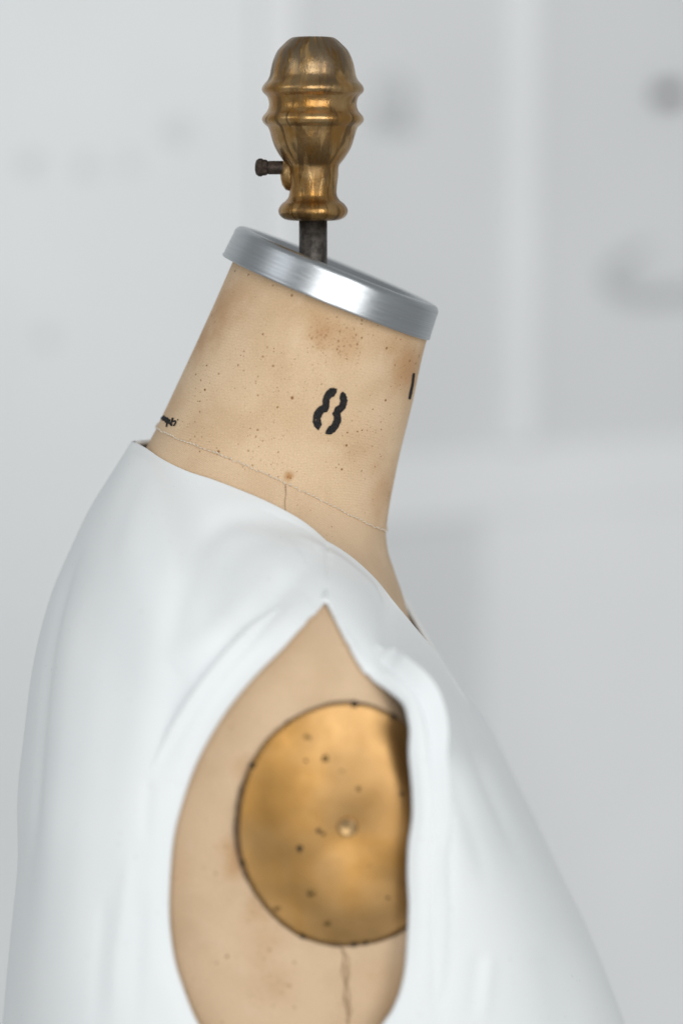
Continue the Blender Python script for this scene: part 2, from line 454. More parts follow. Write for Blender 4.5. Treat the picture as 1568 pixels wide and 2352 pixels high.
ssb, gb = loft(SEAM - 0.004, cl[-1], 200)
def uv_of(ss, g):
    L = np.cumsum(np.concatenate([np.zeros((1, g.shape[1])), np.linalg.norm(np.diff(g, axis=0), axis=2)]), axis=0)
    u = np.concatenate([np.zeros((g.shape[0], 1)), np.cumsum(np.linalg.norm(np.diff(g, axis=1), axis=2), axis=1)], axis=1)
    mid = g.shape[1] // 4
    u = u - u[:, mid:mid + 1]
    L = np.repeat(L[:, mid:mid + 1], g.shape[1], axis=1)
    return np.stack([u, L], -1).reshape(-1, 2)
body_v = gb.reshape(-1, 3); body_f = grid_faces(len(ssb), 240, True)
ssn, gn = loft(cl[0], SEAM, 90, 0.0004)
# lip of the neck cover turned in at the seam
lip = ring_pts(np.array([SEAM + 0.0004, SEAM + 0.0004]), TH, 0.0003); lip[1] = ring_pts(np.array([SEAM]), TH, -0.0012)[0]
gn = np.concatenate([gn, lip], 0)
neck_v = gn.reshape(-1, 3); neck_f = grid_faces(gn.shape[0], 240, True)
bvh = BVHTree.FromPolygons([Vector(v) for v in np.concatenate([neck_v, body_v])], neck_f + [tuple(i + len(neck_v) for i in q) for q in body_f])
bvh_b = BVHTree.FromPolygons([Vector(v) for v in body_v], body_f)
def outward(n, p):
    c = Vector((float(P(600, 1800, 0)[0]), 0, p.z)); return n if n.dot(p - c) > 0 else -n
def hit(px, py, tree=None):
    d = Vector(ray(px, py)).normalized(); loc, nor, i, dist = (tree or bvh).ray_cast(Vector(CAM), d)
    if loc is None: return None, None
    if nor.dot(d) > 0: nor = -nor
    return np.array(loc), np.array(nor)

def cpt(px, py): return hit(px, py)[0]
nk_cl = [(cpt(735, 762), .014, .55, 1.2), (cpt(790, 792), .015, .35, 1.2), (cpt(850, 770), .02, .05, .2), (cpt(664, 1094), .0044, .95, 1.2),
         (cpt(515, 700), .028, .55, .05), (cpt(465, 780), .024, .5, .05), (cpt(560, 650), .02, .12, .05), (cpt(940, 850), .024, .62, .15), (cpt(905, 800), .014, .3, .45), (cpt(830, 1030), .03, .16, .15),
         (cpt(885, 1130), .026, .45, .05), (cpt(400, 920), .02, .25, .05), (cpt(450, 1020), .02, .02, .3), (cpt(600, 850), .03, .02, .16)]
M_neck = linen('linen_neck', (0.685, 0.50, 0.32), (0.53, 0.355, 0.20), nk_cl, R(24), 3.1, 1.0)
bd_cl = [(cpt(700, 1150), .012, .06, .12), (cpt(480, 1050), .015, .05, .2), (cpt(600, 2150), .02, .24, .40), (cpt(625, 2260), .022, .20, .45),
         (cpt(545, 1960), .012, .55, .2), (cpt(535, 2000), .009, .5, .2), (cpt(560, 1760), .010, .25, .1), (cpt(600, 2080), .012, .25, .2), (cpt(930, 2060), .01, .3, .1), (cpt(420, 2000), .02, .08, .05), (cpt(470, 1880), .004, .0, .4), (cpt(920, 2300), .03, .25, .05)]
M_body = linen('linen_torso', (0.665, 0.485, 0.315), (0.545, 0.38, 0.23), bd_cl, R(6), 7.7, 0.35)
mesh_obj('neck_cover', neck_v, neck_f, M_neck, form, uv=uv_of(None, gn))
cap_face = [tuple((len(ssb) - 1) * 240 + j for j in range(240))]
mesh_obj('torso', body_v, body_f + cap_face, M_body, form, uv=uv_of(None, gb))

# aluminium neck cap
TILT = R(22.3)
cax = np.array([math.sin(TILT), 0, math.cos(TILT)])
cc = P(764, 646, 0)
RC, HC = 0.5 * 514 * S0, 82 * S0
base = cc - cax * HC / 2
prof = [(RC - .004, .002), (RC - .0022, 0.0), (RC - .0004, .0002), (RC, .0010), (RC - .0004, .0022)]
prof += [(RC - .0004 - .0010 * k / 8, .0022 + (HC - .0085) * k / 8) for k in range(1, 9)]
r_e = .0040
for k in range(1, 10):
    a = math.pi / 2 * k / 9
    prof.append((RC - .0014 - r_e + r_e * math.cos(a), HC - r_e - .0008 + r_e * math.sin(a)))
prof += [(RC - .0085, HC - .0008), (RC - .0100, HC - .0018), (RC - .0108, HC - .0045), (RC - .016, HC - .0052), (RC - .03, HC - .0054), (.012, HC - .0054)]
seg = 160
Mx = AX(base, cax)
v, f = lathe(prof, seg, Mx)
arc = np.concatenate([[0], np.cumsum([math.hypot(prof[i+1][0]-prof[i][0], prof[i+1][1]-prof[i][1]) for i in range(len(prof)-1)])])
uvc = [(2 * math.pi * j / seg * RC if j < seg else 0, arc[i]) for i in range(len(prof)) for j in range(seg)]
M_alu = brushed_alu(base, cax)
mesh_obj('neck_cap', v, f, M_alu, form, uv=uvc)

# pole
M_pole = plain('blackened_steel', (0.075, 0.066, 0.058), 0.5, 0.7, 260, 0.45, 0.4, 0.0004)
zp0, zp1 = float(P(719, 640, 0)[2]), float(P(719, 495, 0)[2])
xp = float(P(719, 560, 0)[0])
v, f = lathe([(32.3 * S0, zp0 - 0.02), (32.3 * S0, zp1)], 40, Matrix.Translation((xp, 0, 0)))
mesh_obj('pole', v, f, M_pole, form)

# finial
FP = [(97, 150), (98, 158), (104, 172), (118, 192), (150, 226), (200, 272), (250, 297), (300, 314), (350, 325), (400, 335), (435, 352), (460, 374), (482, 389), (505, 395), (527, 388), (546, 370), (565, 353), (590, 344), (620, 340),
      (650, 344), (680, 358), (702, 377), (722, 391), (742, 395), (762, 388), (782, 370), (800, 350), (825, 338), (860, 328), (900, 317), (940, 304), (980, 286), (1015, 266), (1050, 242), (1078, 220), (1100, 204), (1130, 198), (1180, 196), (1230, 190), (1280, 185), (1320, 184),
      (1350, 192), (1375, 210), (1400, 240), (1425, 260), (1450, 270), (1475, 268), (1497, 256), (1515, 236), (1528, 205), (1534, 160), (1536, 112)]
pr = []
fy = np.array([57.4 + y * .2929 for y, _ in FP]); fr = np.array([h * .2929 * S0 for _, h in FP])
fz = np.array([P(719, y, 0)[2] for y in fy])
ts = np.linspace(0, 1, 190); kn = np.concatenate([[0], np.cumsum(np.hypot(np.diff(fz), np.diff(fr)))]); kn /= kn[-1]
q = spline(kn, np.stack([fr, fz], 1), ts)
M_gold = old_gold()
xf = float(P(718.5, 300, 0)[0])
prof = [(0.0015, fz[0] - .0012), (fr[0] * .55, fz[0] - .0012), (fr[0] * .62, fz[0] - .0001)] + [(float(a), float(b)) for a, b in q]
v, f = lathe(prof, 96, Matrix.Translation((xf, 0, 0)))
fin = mesh_obj('finial', v, f, M_gold, form)
def child(o, par):
    o.parent = par; o.matrix_parent_inverse = par.matrix_world.inverted(); return o
bpy.context.view_layer.update()
zs = float(P(650, 385, 0)[2])
v, f = lathe([(.0100, -.004), (.0096, .0045), (.0084, .0078), (.0055, .0096), (.002, .0102)], 32, AX((xf - .0082, 0, zs - .0035), (-1, 0, -.08)) @ Matrix.Diagonal((1, 1, 1, 1)))
for i_ in range(len(v)): v[i_] = Vector((v[i_].x, v[i_].y * .62, v[i_].z))
child(mesh_obj('screw_boss', v, f, M_gold), fin)
M_screw = plain('rusty_screw', (0.045, 0.030, 0.022), 0.62, 0.5, 500, 0.5, 0.6, 0.0006)
x_h0 = float(P(641, 385, 0)[0]); x_h1 = float(P(614, 385, 0)[0]); x_h2 = float(P(586, 385, 0)[0])
v, f = lathe([(.0038, -.012), (.0038, x_h0 - x_h1 - .001), (.0036, x_h0 - x_h1)], 24, AX((x_h0, 0, zs), (-1, 0, 0)))
scw = child(mesh_obj('thumb_screw', v, f, M_screw), fin)
hl = x_h1 - x_h2
v, f = lathe([(.0034, -.0006), (.0042, .0002), (.0046, hl * .18), (.0045, hl * .32), (.0052, hl * .48), (.0050, hl * .72), (.0040, hl * .92), (.0022, hl)], 9, AX((x_h1, 0, zs), (-1, 0.05, .03)))
child(mesh_obj('screw_head', v, f, M_screw, smooth=False), fin)

# ------------------------------------------------------------------ prints and stitching on the neck
M_ink = ink()
def print_poly(name, poly, lift=0.00035, jit=0.0, dens=3):
    """polygon in grid pixels, laid on the linen"""
    pts = []
    n = len(poly)
    for i in range(n):
        a = np.array(poly[i], float); b = np.array(poly[(i + 1) % n], float)
        for k in range(dens):
            q = a + (b - a) * k / dens
            pts.append(q + rng.normal(0, jit, 2))
    P3 = []
    for x, y in pts:
        l, nn = hit(x, y)
        if l is None: return None
        P3.append(l + nn * lift)
    tris = tessellate_polygon([[Vector((x, y, 0)) for x, y in pts]])
    return P3, tris
def z4(p): return (689.0 + p[0] * .08786, 861.2 + p[1] * .08786)
L8 = [(965,375),(880,345),(790,345),(700,430),(640,520),(600,640),(595,780),(520,825),(420,910),(370,1010),(345,1120),(340,1230),(370,1310),(430,1390),(480,1430),(515,1370),(550,1280),(530,1230),(525,1130),(560,1040),(620,965),(690,950),(740,850),(755,750),(750,660),(790,590),(880,545),(920,470)]
R8 = [(1100,445),(1165,490),(1200,570),(1220,650),(1200,780),(1150,880),(1060,970),(1035,1000),(1055,1120),(1040,1240),(980,1370),(900,1470),(820,1530),(720,1540),(655,1525),(700,1420),(770,1340),(830,1300),(880,1180),(885,1090),(850,1000),(890,920),(940,840),(1030,780),(1055,700),(1040,570),(1070,480)]
for poly in (L8, R8):
    q_ = np.array([z4(p) for p in poly]); t_ = np.roll(q_, -1, 0) - np.roll(q_, 1, 0); nr_ = np.stack([t_[:, 1], -t_[:, 0]], 1); nr_ /= np.linalg.norm(nr_, axis=1)[:, None]
    if np.sum(np.cross(q_, np.roll(q_, -1, 0))) < 0: nr_ = -nr_
    v, f = print_poly('n', q_ + nr_ * 1.3, lift=0.0005, jit=0.45)
    o = mesh_obj('size_number_stroke', v, f, M_ink, form, smooth=False)
o['label'] = 'half of the black stencilled figure 8'
def ribbon(paths, name, mat, lift=0.0004, parent=form, label=None):
    V, F = [], []
    for path, wd in paths:
        path = np.asarray(path, float)
        m = max(8, len(path) * 5)
        q = spline(np.linspace(0, 1, len(path)), path, np.linspace(0, 1, m))
        wd_ = np.interp(np.linspace(0, 1, m), np.linspace(0, 1, len(np.atleast_1d(wd))), np.atleast_1d(wd)) if np.ndim(wd) else np.full(m, wd)
        tan = np.gradient(q, axis=0); tan /= np.linalg.norm(tan, axis=1)[:, None]
        nor = np.stack([-tan[:, 1], tan[:, 0]], 1)
        base_i = len(V); ok = True; rows = []
        for i in range(m):
            r = []
            for s_ in (-.5, .5):
                x, y = q[i] + nor[i] * wd_[i] * s_ + rng.normal(0, .15, 2)
                l, nn = hit(x, y)
                r.append(None if l is None else l + nn * lift)
            if any(k is None for k in r): continue
            rows.append(r)
        for i, r in enumerate(rows):
            V += r
            if i: k = base_i + 2 * i; F.append((k - 2, k - 1, k + 1, k))
    o = mesh_obj(name, V, F, mat, parent)
    if label: o['label'] = label
    return o
def z1(*ps): return [(333.0 + a * .07324, 907.2 + b * .07324) for a, b in ps]
ribbon([(z1((520, 540), (520, 640), (560, 700), (540, 770)), 5), (z1((600, 650), (620, 720), (580, 780), (640, 790)), 5),
        (z1((690, 700), (650, 780), (700, 860), (740, 800), (700, 720)), 5.5), (z1((740, 760), (760, 860), (710, 900), (690, 1010)), 4),
        (z1((800, 770), (770, 850), (820, 920), (850, 950)), 5), (z1((895, 715), (865, 830), (840, 930), (880, 960)), 4.5),
        (z1((900, 840), (970, 820), (975, 880), (915, 980)), 3.5), (z1((1040, 770), (1055, 800)), 3)],
       'maker_lettering', M_ink, label='small black lettering at the back of the neck')
def z2(*ps): return [(895.8 + a * .05859, 826.8 + b * .05859) for a, b in ps]
ribbon([(z2((912, 510), (885, 680), (862, 900), (830, 1080), (780, 1300), (735, 1540)), [4.5, 5.5, 5, 5.5, 6.5, 5])], 'front_print', M_ink, label='black printed stroke at the front edge of the neck')

# seam stitching: little thread loops following the seam ring (joined, each a few millimetres)
M_thread = plain('pale_thread', (0.74, 0.68, 0.58), 0.8, 0, 900, 0.15)
M_seam = plain('brown_seam_thread', (0.30, 0.20, 0.12), 0.85, 0, 900, 0.3)  # brown thread of the side seam
thv = np.linspace(0.02, 2 * math.pi - 0.02, 2400)
ring = ring_pts(np.array([SEAM]), thv, 0.0008)[0]
al = np.concatenate([[0], np.cumsum(np.linalg.norm(np.diff(ring, axis=0), axis=1))])
axn = np.cross(rp[NECK_END, 3:6] / np.linalg.norm(rp[NECK_END, 3:6]), [0, -1, 0]); axn /= np.linalg.norm(axn)
if axn[2] < 0: axn = -axn
V, F = [], []
pos = 0.0
while pos < al[-1] - 0.003:
    ln = 0.0019 + rng.normal(0, .0002)
    q = np.array([np.interp(np.linspace(pos, pos + ln, 5), al, ring[:, k]) for k in range(3)]).T
    q = q + np.outer(np.sin(np.linspace(0, math.pi, 5)), axn) * (0.0006 * (1 if rng.random() < .6 else -.4)) + axn * (rng.normal(0.0002, .00015))
    cen = np.array([rp[NECK_END, 0], 0, rp[NECK_END, 2]])
    outd = (q - cen); outd /= np.linalg.norm(outd, axis=1)[:, None]
    q = q + outd * (np.sin(np.linspace(0, math.pi, 5)) * 0.0004)[:, None]
    a, b = tube_mesh(q, 0.00026, 5); F += [tuple(i + len(V) for i in t) for t in b]; V += list(a)
    pos += ln + 0.0005 + abs(rng.normal(0, .0004))
o = mesh_obj('seam_stitches', V, F, M_thread, form); o['kind'] = 'stuff'
# side seam below the neck and the mended seam under the plate
ribbon([([(655, 1112), (656, 1135), (654, 1155), (656, 1190)], 2.0)], 'side_seam', M_seam, lift=0.0003)
ribbon([([(782, 2172), (790, 2200), (786, 2230), (794, 2262), (790, 2295), (800, 2330), (798, 2370)], 2.2),
        ([(780, 2170), (800, 2205), (795, 2250), (802, 2285), (796, 2330)], 1.6), ([(790, 2215), (802, 2240), (790, 2262)], 1.6), ([(792, 2290), (806, 2318), (796, 2345)], 1.6)],
       'mended_seam', plain('dark_mending_thread', (0.24, 0.15, 0.07), 0.85, 0, 900, 0.3), lift=0.0006)

# ------------------------------------------------------------------ brass arm plate (both shoulders share the mesh shape, mirrored)
pcx, pcy = 800, 1893
ca, cb = 256, 278
hc = hit(pcx, pcy, bvh_b)[0]
na, nr = 120, 26
rim = []
for k in range(na):
    a = 2 * math.pi * k / na
    wob = 1 + 0.006 * math.sin(3 * a + 1) + 0.004 * math.sin(7 * a) + rng.normal(0, .0012)
    l = hit(pcx + ca * math.cos(a) * wob, pcy + cb * math.sin(a) * wob, bvh_b)[0]; rim.append(l)
rim = np.array(rim)
fy_ = np.fft.rfft(rim[:, 1]); fy_[5:] = 0; rim[:, 1] = np.fft.irfft(fy_, na) - 0.0012
cen = rim.mean(0); cen[1] = hc[1]
def body_y(x, z):
    l = bvh_b.ray_cast(Vector((x, -0.6, z)), Vector((0, 1, 0)))[0]; return l[1]
fr_ = np.linspace(1, 0, nr + 1)
GX = cen[0] + fr_[:, None] * (rim[:, 0] - cen[0])[None]; GZ = cen[2] + fr_[:, None] * (rim[:, 2] - cen[2])[None]
GY0 = np.array([[body_y(GX[i, k], GZ[i, k]) for k in range(na)] for i in range(nr + 1)])
GY = GY0.copy()
for _ in range(40):
    Q = GY.copy(); E_ = np.pad(GY, ((1, 1), (0, 0)), mode='edge')
    Q = 0.25 * (E_[:-2] + E_[2:] + np.roll(GY, 1, 1) + np.roll(GY, -1, 1)); Q[-1] = Q[-1].mean(); GY = np.minimum(Q, GY0 + 0.0006)
GY -= 0.0016
rim[:, 1] = GY[0]; cen[1] = GY[-1, 0] - 0.002
V = []; rows = []
for i in range(nr + 1):
    t = 1 - i / nr
    for k in range(na):
        p = cen + (rim[k] - cen) * t
        edge_y = rim[k, 1]
        p[1] = GY[i, k] - 0.002 * (1 - t ** 2)
        # shallow hammered dents
        a = 2 * math.pi * k / na
        p[1] += 0.0009 * math.sin(2.2 * p[0] * 40 + 1.0) * math.cos(p[2] * 55 + 2) * (1 - t ** 4)
        rr = np.hypot(p[0] - cen[0], p[2] - cen[2])
        p[1] += 0.0012 * math.exp(-(rr / 0.013) ** 2)
        V.append(p)
back = [V[k] + np.array([0, .0014, 0]) for k in range(na)]
lipv = [V[k] + np.array([0, .0007, 0]) + (rim[k] - cen) * 0.006 for k in range(na)]
VV = back + lipv + V
FF = grid_faces(nr + 3, na, True)
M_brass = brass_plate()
M_gap = plain('plate_gap', (0.12, 0.07, 0.035), 0.8, 0.1, 700, 0.6, 0.5)
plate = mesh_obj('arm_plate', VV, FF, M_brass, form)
bpy.context.view_layer.update()
# dark line between plate and linen: a thin brown cord of uneven width
V, F = [], []
gp = np.array([cen + (r_ - cen) * 1.006 for r_ in rim] ); gp[:, 1] = rim[:, 1] + 0.0004
gp = np.concatenate([gp, gp[:1]])
rad = np.array([0.00018 + abs(rng.normal(0, .00022)) for k in range(na + 1)])
a = 2 * np.pi * np.arange(na + 1) / na
rad += 0.0011 * np.exp(-((a - math.pi) / 0.42) ** 2) + .0004 * np.exp(-((a - 4.75) / 0.3) ** 2)
v, f = tube_mesh(gp, rad, 8)
child(mesh_obj('plate_edge', v, f, M_gap), plate)
# centre bolt
bx = hit(798, 1897, bvh_b)[0]
by = cen[1]
v, f = lathe([(.0050, -.002), (.0050, .0018), (.0046, .0026), (.0036, .0030), (.0030, .0024), (.001, .0024)], 24, AX((bx[0], by + .0022, bx[2]), (0, -1, 0)))
child(mesh_obj('bolt', v, f, plain('brass_bolt', (0.40, 0.26, 0.12), 0.42, 0.9, 300, 0.3)), plate)
M_tack = plain('dark_tack', (0.035, 0.025, 0.012), 0.6, 0.4, 500, 0.4)
def plate_y(px, py):
    tree = plate_bvh; d = Vector(ray(px, py)).normalized(); l, n_, i_, d_ = tree.ray_cast(Vector(CAM), d); return l
plate_bvh = BVHTree.FromPolygons([Vector(v_) for v_ in VV], FF)
for (a, b, r_) in ((747, 1743, 9), (688, 1949, 8), (731, 1908, 6), (743, 1915, 5), (823, 1812, 6), (922, 1824, 6), (702, 1747, 4), (890, 2062, 4), (715, 2050, 10)):
    l = plate_y(a, b)
    if l is None: continue
    r_ *= S0 * .9
    v, f = lathe([(r_, -.001), (r_ * .95, .0001), (r_ * .6, .0005), (r_ * .15, .0007)], 12, AX(l, (0, -1, 0)))
    for i_ in range(len(v)): v[i_] = v[i_] + Vector((rng.normal(0, r_ * .1), 0, rng.normal(0, r_ * .1)))
    child(mesh_obj('tarnish_pit', v, f, M_tack if r_ < 9 * S0 * .9 and (a, b) not in ((715, 2050), (823, 1812)) else plain('brown_tarnish', (0.2, 0.12, 0.035), 0.5, 0.6)), plate)
for (a, b, r_) in ((808, 1618, 9), (905, 1645, 7), (587, 1765, 8), (561, 1975, 7), (690, 2150, 7), (835, 2133, 6), (818, 2150, 7), (932, 2068, 6)):
    ang = math.atan2((b - pcy) / cb, (a - pcx) / ca); k = int(round(ang / (2 * math.pi) * na)) % na
    l = rim[k] + (cen - rim[k]) * .006; l = l + np.array([0, -.0002, 0]); r_ *= S0 * .8
    v, f = lathe([(r_, -.002), (r_, .0003), (r_ * .7, .0011), (r_ * .2, .0014)], 12, AX(l, (0, -1, 0)))
    child(mesh_obj('tack', v, f, M_tack), plate)

# ------------------------------------------------------------------ the white dress
M_cloth = white_cloth()
def smooth(a, b, x): u = np.clip((x - a) / (b - a), 0, 1); return u * u * (3 - 2 * u)
NTt, NRr = 560, 84
tt = np.linspace(0, 1, NTt + 1)
inner = [(0, 749, 1372), (.012, 735, 1389), (.03, 706, 1416), (.055, 660, 1470), (.085, 615, 1516), (.115, 568, 1566), (.145, 517, 1630), (.175, 470, 1705), (.205, 436, 1775), (.235, 408, 1860), (.26, 393, 1923), (.285, 386, 1989),
         (.31, 382, 2077), (.335, 385, 2143), (.36, 397, 2218), (.38, 415, 2275), (.405, 446, 2351), (.44, 510, 2440), (.475, 590, 2500), (.5, 660, 2525), (.525, 730, 2515), (.56, 810, 2460), (.595, 868, 2385),
         (.61, 889, 2351), (.625, 905, 2328), (.64, 922, 2288), (.66, 935, 2231), (.68, 940, 2165), (.705, 943, 2077), (.725, 940, 2011), (.745, 942, 1945), (.765, 951, 1879), (.78, 951, 1831), (.81, 944, 1735), (.835, 946, 1672),
         (.85, 939, 1636), (.868, 920, 1606), (.885, 892, 1582), (.905, 859, 1555), (.925, 833, 1521), (.94, 815, 1483), (.96, 790, 1443), (.98, 768, 1409), (.99, 758, 1388), (1, 749, 1372)]
inner = np.array(inner)
ip = spline(inner[:, 0], inner[:, 1:], tt)
offk = spline([0, .03, .10, .2, .3, .4, .5, .6, .7, .8, .88, .96, 1], [.0045, .006, .009, .012, .014, .016, .016, .014, .012, .011, .009, .006, .0045], tt)[:, 0]
iy = np.array([hit(x, y, bvh_b)[0][1] for x, y in ip])
k9 = np.ones(21) / 21; iyp = np.convolve(np.pad(iy, 10, mode='edge'), k9, 'valid')
iy = iyp - offk
# in front the cloth falls free of the receding linen: keep the edge on a smooth line
man = spline([.50, .56, .62, .70, .78, .84, .87, .90, .93, .965, 1], [iy[NTt // 2], -.181, -.183, -.184, -.184, -.178, -.170, -.161, -.153, -.142, iy[-1]], tt)[:, 0]
wm = smooth(.50, .58, tt) * (1 - smooth(.95, 1.0, tt))
iy = iy + (np.minimum(man, iy) - iy) * wm
A = np.array([P(x, y, d) for (x, y), d in zip(ip, iy)])
# outer boundary: neckline back, centre back, bottom, centre front, neckline front
nb = [(749, 1242), (726, 1221), (690, 1194), (653, 1173), (607, 1150), (543, 1123), (488, 1102), (433, 1084), (397, 1068), (365, 1050), (333, 1028), (303, 1013)]
def neck_y(px, py, man):
    l = hit(px, py)[0]
    return man if l is None else l[1] - 0.0035
nby = [neck_y(x, y, 0) for x, y in nb[:8]]
nby += [-.0470, -.0362, -.0205, 0.0]
nf = [(749, 1242), (772, 1255), (799, 1273), (832, 1300), (863, 1330), (904, 1382), (950, 1437), (992, 1489), (1040, 1565), (1083, 1630)]
nfy = [neck_y(x, y, 0) for x, y in nf[:5]]
nfy += [-.0700, -.0510, -.0310, -.0130, 0.0]
cbk = [(303, 1013), (262, 1078), (200, 1180), (158, 1270), (124, 1350), (101, 1430), (84, 1510), (67, 1650), (52, 1800), (55, 1920), (38, 2110), (14, 2352), (-10, 2650), (-30, 3000)]
cbt = [.13, .145, .165, .18, .197, .212, .226, .25, .275, .295, .33, .375, .415, .44]
cft_p = [(1500, 3000), (1510, 2650), (1433, 2351), (1393, 2244), (1357, 2154), (1312, 2063), (1267, 1969), (1212, 1861), (1167, 1771), (1127, 1694), (1083, 1630)]
cft = [.56, .59, .63, .648, .666, .687, .71, .74, .768, .796, .82]
B = np.zeros((NTt + 1, 3))
for i, t in enumerate(tt):
    pass
def seg_eval(kt, pxy, ys, mask):
    d = spline(kt, np.column_stack([np.asarray(pxy, float), ys]), tt[mask])
    B[mask] = [P(a, b, c) for a, b, c in d]
def chord(p, a, b):
    p = np.asarray(p, float); L = np.concatenate([[0], np.cumsum(np.linalg.norm(np.diff(p, axis=0), axis=1))]); return a + (b - a) * L / L[-1]
seg_eval(chord(nb, 0, .13), nb, nby, tt <= .13)
seg_eval(cbt, cbk, np.zeros(len(cbk)), (tt > .13) & (tt < .44))
seg_eval([.44, .47, .5, .53, .56], [(-30, 3000), (160, 3000), (700, 3000), (1300, 3000), (1500, 3000)], [0, -.12, -.20, -.12, 0], (tt >= .44) & (tt <= .56))
seg_eval(cft, cft_p, np.zeros(len(cft_p)), (tt > .56) & (tt < .82))
seg_eval(chord(nf[::-1], .82, 1), nf[::-1], nfy[::-1], tt >= .82)
# tangents
tan = np.gradient(A, axis=0); outd = np.cross(tan, np.array([0, 1.0, 0])); outd /= np.linalg.norm(outd, axis=1)[:, None]
hcen = A.mean(0)
sg = np.sign(np.einsum('ij,ij->i', outd, A - hcen)); outd *= np.where(sg == 0, 1, sg)[:, None]
BA = B - A; LBA = np.linalg.norm(BA, axis=1)[:, None]
w_sh = (1 - smooth(.0, .10, tt) * (1 - smooth(.88, 1.0, tt)))[:, None]
kT = spline([0, .05, .14, .24, .55, .66, .76, .82, .90, 1], [.4, .45, .7, .95, .95, .85, .66, .46, .38, .4], tt)
TA = w_sh * BA + (1 - w_sh) * (outd * LBA * kT)
w_c = (smooth(.085, .15, tt) * (1 - smooth(.40, .455, tt)) + smooth(.545, .59, tt) * (1 - smooth(.79, .86, tt)))[:, None]
TB = w_c * (np.array([0, 1.0, 0]) * np.abs(A[:, 1:2]) * 1.55) + (1 - w_c) * BA
rr = np.linspace(0, 1, NRr + 1) ** 1.15
G = np.zeros((NRr + 1, NTt + 1, 3))
for i, s in enumerate(rr):
    G[i] = ((2*s**3 - 3*s**2 + 1) * A + (s**3 - 2*s**2 + s) * TA + (-2*s**3 + 3*s**2) * B + (s**3 - s**2) * TB)
CENX = float(P(620, 1800, 0)[0])
def normals(G):
    du = np.gradient(G, axis=0); dv = np.gradient(G, axis=1); n = np.cross(du, dv)
    n /= np.linalg.norm(n, axis=2)[:, :, None] + 1e-12
    ref = G - np.array([CENX, 0.0, 0]); ref[:, :, 2] = 0
    if np.einsum('ijk,ijk->', n, ref) < 0: n = -n
    m = n[:, 0] + n[:, -1]; m /= np.linalg.norm(m, axis=1)[:, None]; n[:, 0] = m; n[:, -1] = m
    return n
def push(G, off):
    for i in range(G.shape[0] - 1):
        for j in range(G.shape[1]):
            p = Vector(G[i, j]); l, n, idx, d = bvh.find_nearest(p, 0.06)
            if l is None: continue
            c = Vector((CENX, 0, l.z - 0.02))
            if n.dot(l - c) < 0: n = -n
            h = (p - l).dot(n)
            o = off * min(1.0, max(0.22, (G.shape[0] - 1 - i) / 16))
            if h < o:
                q = l + n * o if d < 0.05 else p
                G[i, j] = q
    return G
def relax(G, it, lam=0.5):
    for _ in range(it):
        Q = G.copy()
        Q[1:-1, 1:-1] = (1 - lam) * G[1:-1, 1:-1] + lam * 0.25 * (G[:-2, 1:-1] + G[2:, 1:-1] + G[1:-1, :-2] + G[1:-1, 2:])
        # shoulder seam line (t = 0 and t = 1 are the same line)
        m = 0.25 * (G[:-2, 0] + G[2:, 0] + G[1:-1, 1] + G[1:-1, -2])
        Q[1:-1, 0] = (1 - lam) * G[1:-1, 0] + lam * m; Q[1:-1, -1] = Q[1:-1, 0]
        G = Q
    return G
G = push(G, 0.0045); G = relax(G, 14); G = push(G, 0.0035); G = relax(G, 4)

# folds: (polyline in grid px, sigma px, height m); negative = valley
FOLDS = [
 ([(738, 1266), (700, 1303), (655, 1348), (600, 1412), (548, 1470), (490, 1520), (440, 1560)], 24, -.0012),
 ([(705, 1372), (645, 1432), (592, 1486), (545, 1538), (490, 1610), (440, 1700), (405, 1800)], 36, .0024),
 ([(690, 1268), (630, 1318), (572, 1382), (515, 1440), (455, 1490), (400, 1530)], 38, .0026),
 ([(750, 1246), (753, 1290), (751, 1330)], 5, -.0010),
 ([(735, 1236), (690, 1216), (600, 1190), (520, 1198), (460, 1250), (425, 1340), (398, 1450), (380, 1560)], 30, -.0022),
 ([(720, 1262), (660, 1262), (590, 1290), (540, 1350), (500, 1430)], 34, .0014),
 ([(330, 1060), (300, 1120), (270, 1200), (245, 1300)], 24, -.0008),
 ([(190, 1240), (155, 1340), (122, 1480), (104, 1620), (92, 1760), (84, 1900), (60, 2060)], 11, -.0026),
 ([(230, 1250), (190, 1360), (155, 1500), (135, 1700), (110, 1950), (80, 2200), (60, 2400)], 32, .0014),
 ([(300, 1350), (260, 1600), (235, 1850), (225, 2100), (215, 2400)], 55, -.0014),
 ([(345, 1780), (338, 1850), (335, 1950)], 10, -.0008),
 ([(300, 1950), (283, 2080), (268, 2200), (262, 2400)], 14, .0009),
 ([(240, 2050), (228, 2180), (222, 2300), (220, 2400)], 14, -.0007),
 ([(330, 2050), (318, 2180), (312, 2400)], 16, -.0008),
 ([(420, 1500), (395, 1640), (365, 1780)], 34, -.0010),
 # front
 ([(925, 1490), (950, 1545), (975, 1610), (1000, 1700), (1016, 1830), (1020, 1960), (1014, 2100), (1010, 2250), (1008, 2420)], 18, -.0040),
 ([(1035, 1760), (1062, 1850), (1100, 1960), (1118, 2060)], 18, -.0011),
 ([(1060, 1640), (1100, 1760), (1150, 1880), (1190, 1980)], 14, -.0016),
 ([(1090, 1690), (1150, 1810), (1215, 1950), (1275, 2080)], 26, .0011),
 ([(1128, 2190), (1118, 2260), (1108, 2360)], 12, .0012),
 ([(1100, 2180), (1092, 2260), (1085, 2360)], 14, -.0010),
 ([(1250, 2150), (1290, 2300), (1310, 2450)], 45, -.0014),
]
